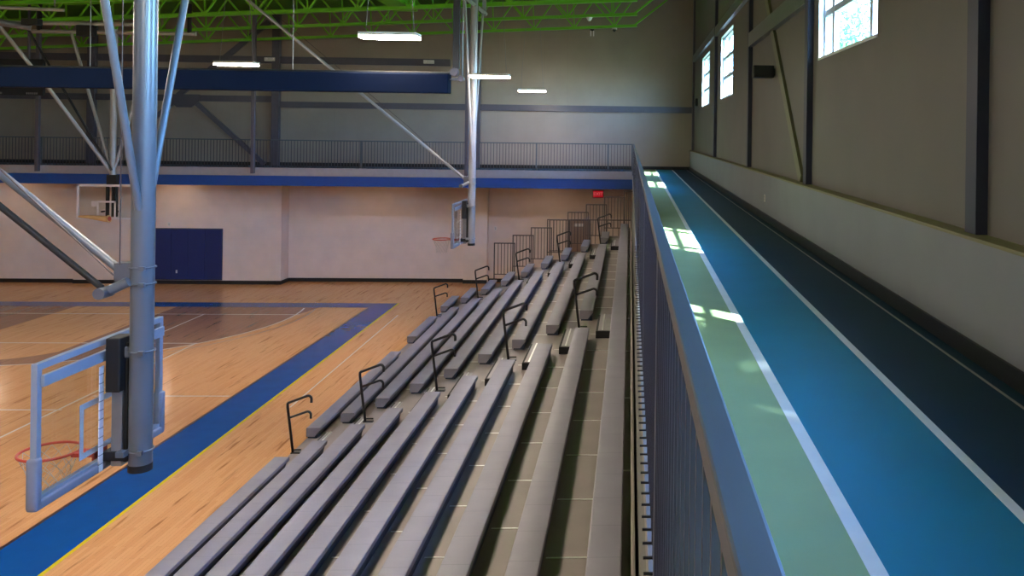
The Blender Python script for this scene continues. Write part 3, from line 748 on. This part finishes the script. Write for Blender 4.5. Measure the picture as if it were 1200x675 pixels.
# small fittings under the joists
cm = thing('hanging_camera', 'small white device hanging below the last green joist', 'camera', (-1.68, 32.1, 9.30))
MB().box(-.07, .07, -.07, .07, .0, .05, .01).build('mount', M['black'], cm); MB().box(-.07, -.035, -.05, .05, -.2, .0, .008).build('prong', M['board_white'], cm); MB().box(.035, .07, -.05, .05, -.2, .0, .008).build('prong', M['board_white'], cm)
cm2 = thing('dome_camera', 'small round white dome at the end of the last green joist', 'camera', (-.85, 32.1, 9.36))
autosmooth(MB().tube([(0, 0, .06), (0, 0, 0)], .1, 16).build('mount', M['board_white'], cm2), 40)
autosmooth(MB().tube([(0, 0, .0), (0, 0, -.05), (0, 0, -.09)], .08, 16, .02).build('dome', M['black'], cm2), 60)
cm3 = thing('dome_sensor', 'small white dome under the second green joist', 'sensor', (-1.62, 29.0, 9.36))
autosmooth(MB().tube([(0, 0, .02), (0, 0, -.06), (0, 0, -.1)], .11, 16, .04).build('dome', M['board_white'], cm3), 60); MB().box(-.12, .12, -.1, .1, .02, .05).build('mount', M['green'], cm3)
for x, lab in ((-14.1, 'small pale box on the upper wall beam by the dark column'), (-8.05, 'small pale box on the upper wall beam by the curtain end')):
    g = thing('wall_lamp', lab, 'emergency light', (x, YF-.121, 8.14))
    MB().box(-.2, .2, -.1, -.001, -.07, .07, .01).build('housing', M['plate'], g)
    for s in (-1, 1): autosmooth(MB().tube([(s*.12, -.1, .02), (s*.12, -.15, .02)], .045, 14).build('lamp_head', M['board_white'], g), 40)
# overhead tubes of a second folded backstop at the left
fb = thing('ceiling_tubes', 'pale gray tubes and winches folded up under the joists at the upper left', 'backstop frame', (-15.7, 22.0, 8.0))
def ftube(p, q, r=.06, m='pole'): autosmooth(MB().tube([p, q], r, 12).build('tube', M[m], fb), 40)
ftube((-3.0, 0, .45), (-.9, 0, .42), .05, 'pole_white'); ftube((-.2, 0, .70), (1.5, -1.5, .47), .06); ftube((-.9, 0, .42), (1.2, .2, .40), .045, 'pole_white')
ftube((-.7, -.4, .1), (.4, .2, -.05), .09)
MB().box(.35, .75, -.1, .1, -.02, .14, .01).build('winch_box', M['black'], fb); MB().box(-.95, -.85, -.08, .08, .3, .6).build('hanger_clamp', M['black'], fb)
for x in (-2.6, -.88, 1.1): MB().tube([(x, 0, .45), (x, 0, .78)], .02, 8).build('hanger_rod', M['cable'], fb)
# long pipe under the joists near the curtain (brace of the far side basket ends on it)
pp = thing('brace_carrier_pipe', 'gray pipe slung below the green joists above the curtain', 'pipe', (-8.1, 18.6, 8.72))
autosmooth(MB().tube([(-.7, -3.2, .07), (0.35, 1.6, .0)], .06, 12).build('pipe', M['pole'], pp), 40)
for t in (0.15, .85): MB().box(-.7+1.05*t-.03, -.7+1.05*t+.03, -3.2+4.8*t-.03, -3.2+4.8*t+.03, .03, .33).build('hanger_clamp', M['black'], pp)

# ------------------------------------------------------------------ outside
struct(MB().box(2.9, 90, -60, 120, -.3, -.1).build('ground', M['lawn']))
def tree(x, y, z, R, H, lab):
    g = thing('leafy_tree', lab, 'tree', (x, y, -.1))
    autosmooth(MB().tube([(0, 0, 0), (.1, 0, H*.4), (0, .1, H*.75)], .22, 10, .07).build('trunk', M['bark'], g), 40)
    b = MB()
    for k in range(2600):
        u = Vector((random.gauss(0, 1), random.gauss(0, 1), random.gauss(0, 1))).normalized()*R*random.uniform(.55, 1.05)
        c = Vector((u.x, u.y, H-R*1.25+u.z*1.25))
        s = random.uniform(.10, .2); a = Vector((random.gauss(0, 1), random.gauss(0, 1), random.gauss(0, 1))).normalized(); d_ = a.orthogonal().normalized()
        b.poly([c-a*s, c+d_*s*.5, c+a*s, c-d_*s*.5])
    o = b.build('foliage', M['leaf'], g); o['kind'] = 'stuff'
tree(9.35, 33, 0, 2.1, 11.4, 'green leafy tree outside, seen through the nearest window')

tree(6.0, -1.75, 0, 1.35, 14.6, 'slender leafy tree added outside to shade the window beside the camera')  # unseen tree, put in to block sun from the near window

# ------------------------------------------------------------------ daylight
w = bpy.data.worlds.new('sky'); bpy.context.scene.world = w; w.use_nodes = True
nt = w.node_tree; bg = nt.nodes['Background']; sk = nt.nodes.new('ShaderNodeTexSky')
sk.sky_type = 'NISHITA'; sk.sun_disc = False; sk.sun_elevation = math.radians(46); sk.sun_rotation = math.radians(140)
sk.air_density = 1.0; sk.dust_density = .6; sk.ozone_density = 1.5
tn = nt.nodes.new('ShaderNodeMix'); tn.data_type = 'RGBA'; tn.blend_type = 'MULTIPLY'; tn.inputs['Factor'].default_value = 1
tn.inputs['B'].default_value = (.52, .86, 1.25, 1)
nt.links.new(sk.outputs[0], tn.inputs['A']); nt.links.new(tn.outputs['Result'], bg.inputs['Color']); bg.inputs['Strength'].default_value = 10
sl = bpy.data.lights.new('sun', 'SUN'); sl.energy = 70; sl.angle = math.radians(.9); sl.color = (.86, 1, .95)
so = bpy.data.objects.new('sun', sl); C.objects.link(so)
so.rotation_euler = Vector((1, -1.2, 1.63)).to_track_quat('Z', 'Y').to_euler(); so.location = (20, -20, 30)

# ------------------------------------------------------------------ camera
f_, cx_, cy_ = 1000., 785., 157.5
rho, yaw = math.atan(.0129), math.atan(.04)
F = Vector((math.sin(yaw), math.cos(yaw), 0)); Rr = Vector((math.cos(yaw), -math.sin(yaw), 0)); U = Vector((0, 0, 1))
r_ = Rr*math.cos(rho)+U*math.sin(rho); u_ = -Rr*math.sin(rho)+U*math.cos(rho)
cd = bpy.data.cameras.new('camera'); cd.sensor_width = 36; cd.lens = f_/1200*36
cd.shift_x = (600-cx_)/1200; cd.shift_y = -(337.5-cy_)/1200; cd.clip_end = 400; cd.clip_start = .05
co = bpy.data.objects.new('camera', cd); C.objects.link(co)
mw = Matrix((r_, u_, -F)).transposed().to_4x4(); mw.translation = (0, 0, EYE); co.matrix_world = mw
sc = bpy.context.scene; sc.camera = co
vs = sc.view_settings; vs.view_transform = 'Standard'; vs.look = 'None'; vs.gamma = 1; vs.use_curve_mapping = False; vs.exposure = 0
sc.cycles.max_bounces = 8; sc.cycles.diffuse_bounces = 5; sc.cycles.glossy_bounces = 4; sc.cycles.transparent_max_bounces = 12
sc.cycles.sample_clamp_indirect = 6; sc.cycles.caustics_reflective = False; sc.cycles.caustics_refractive = False
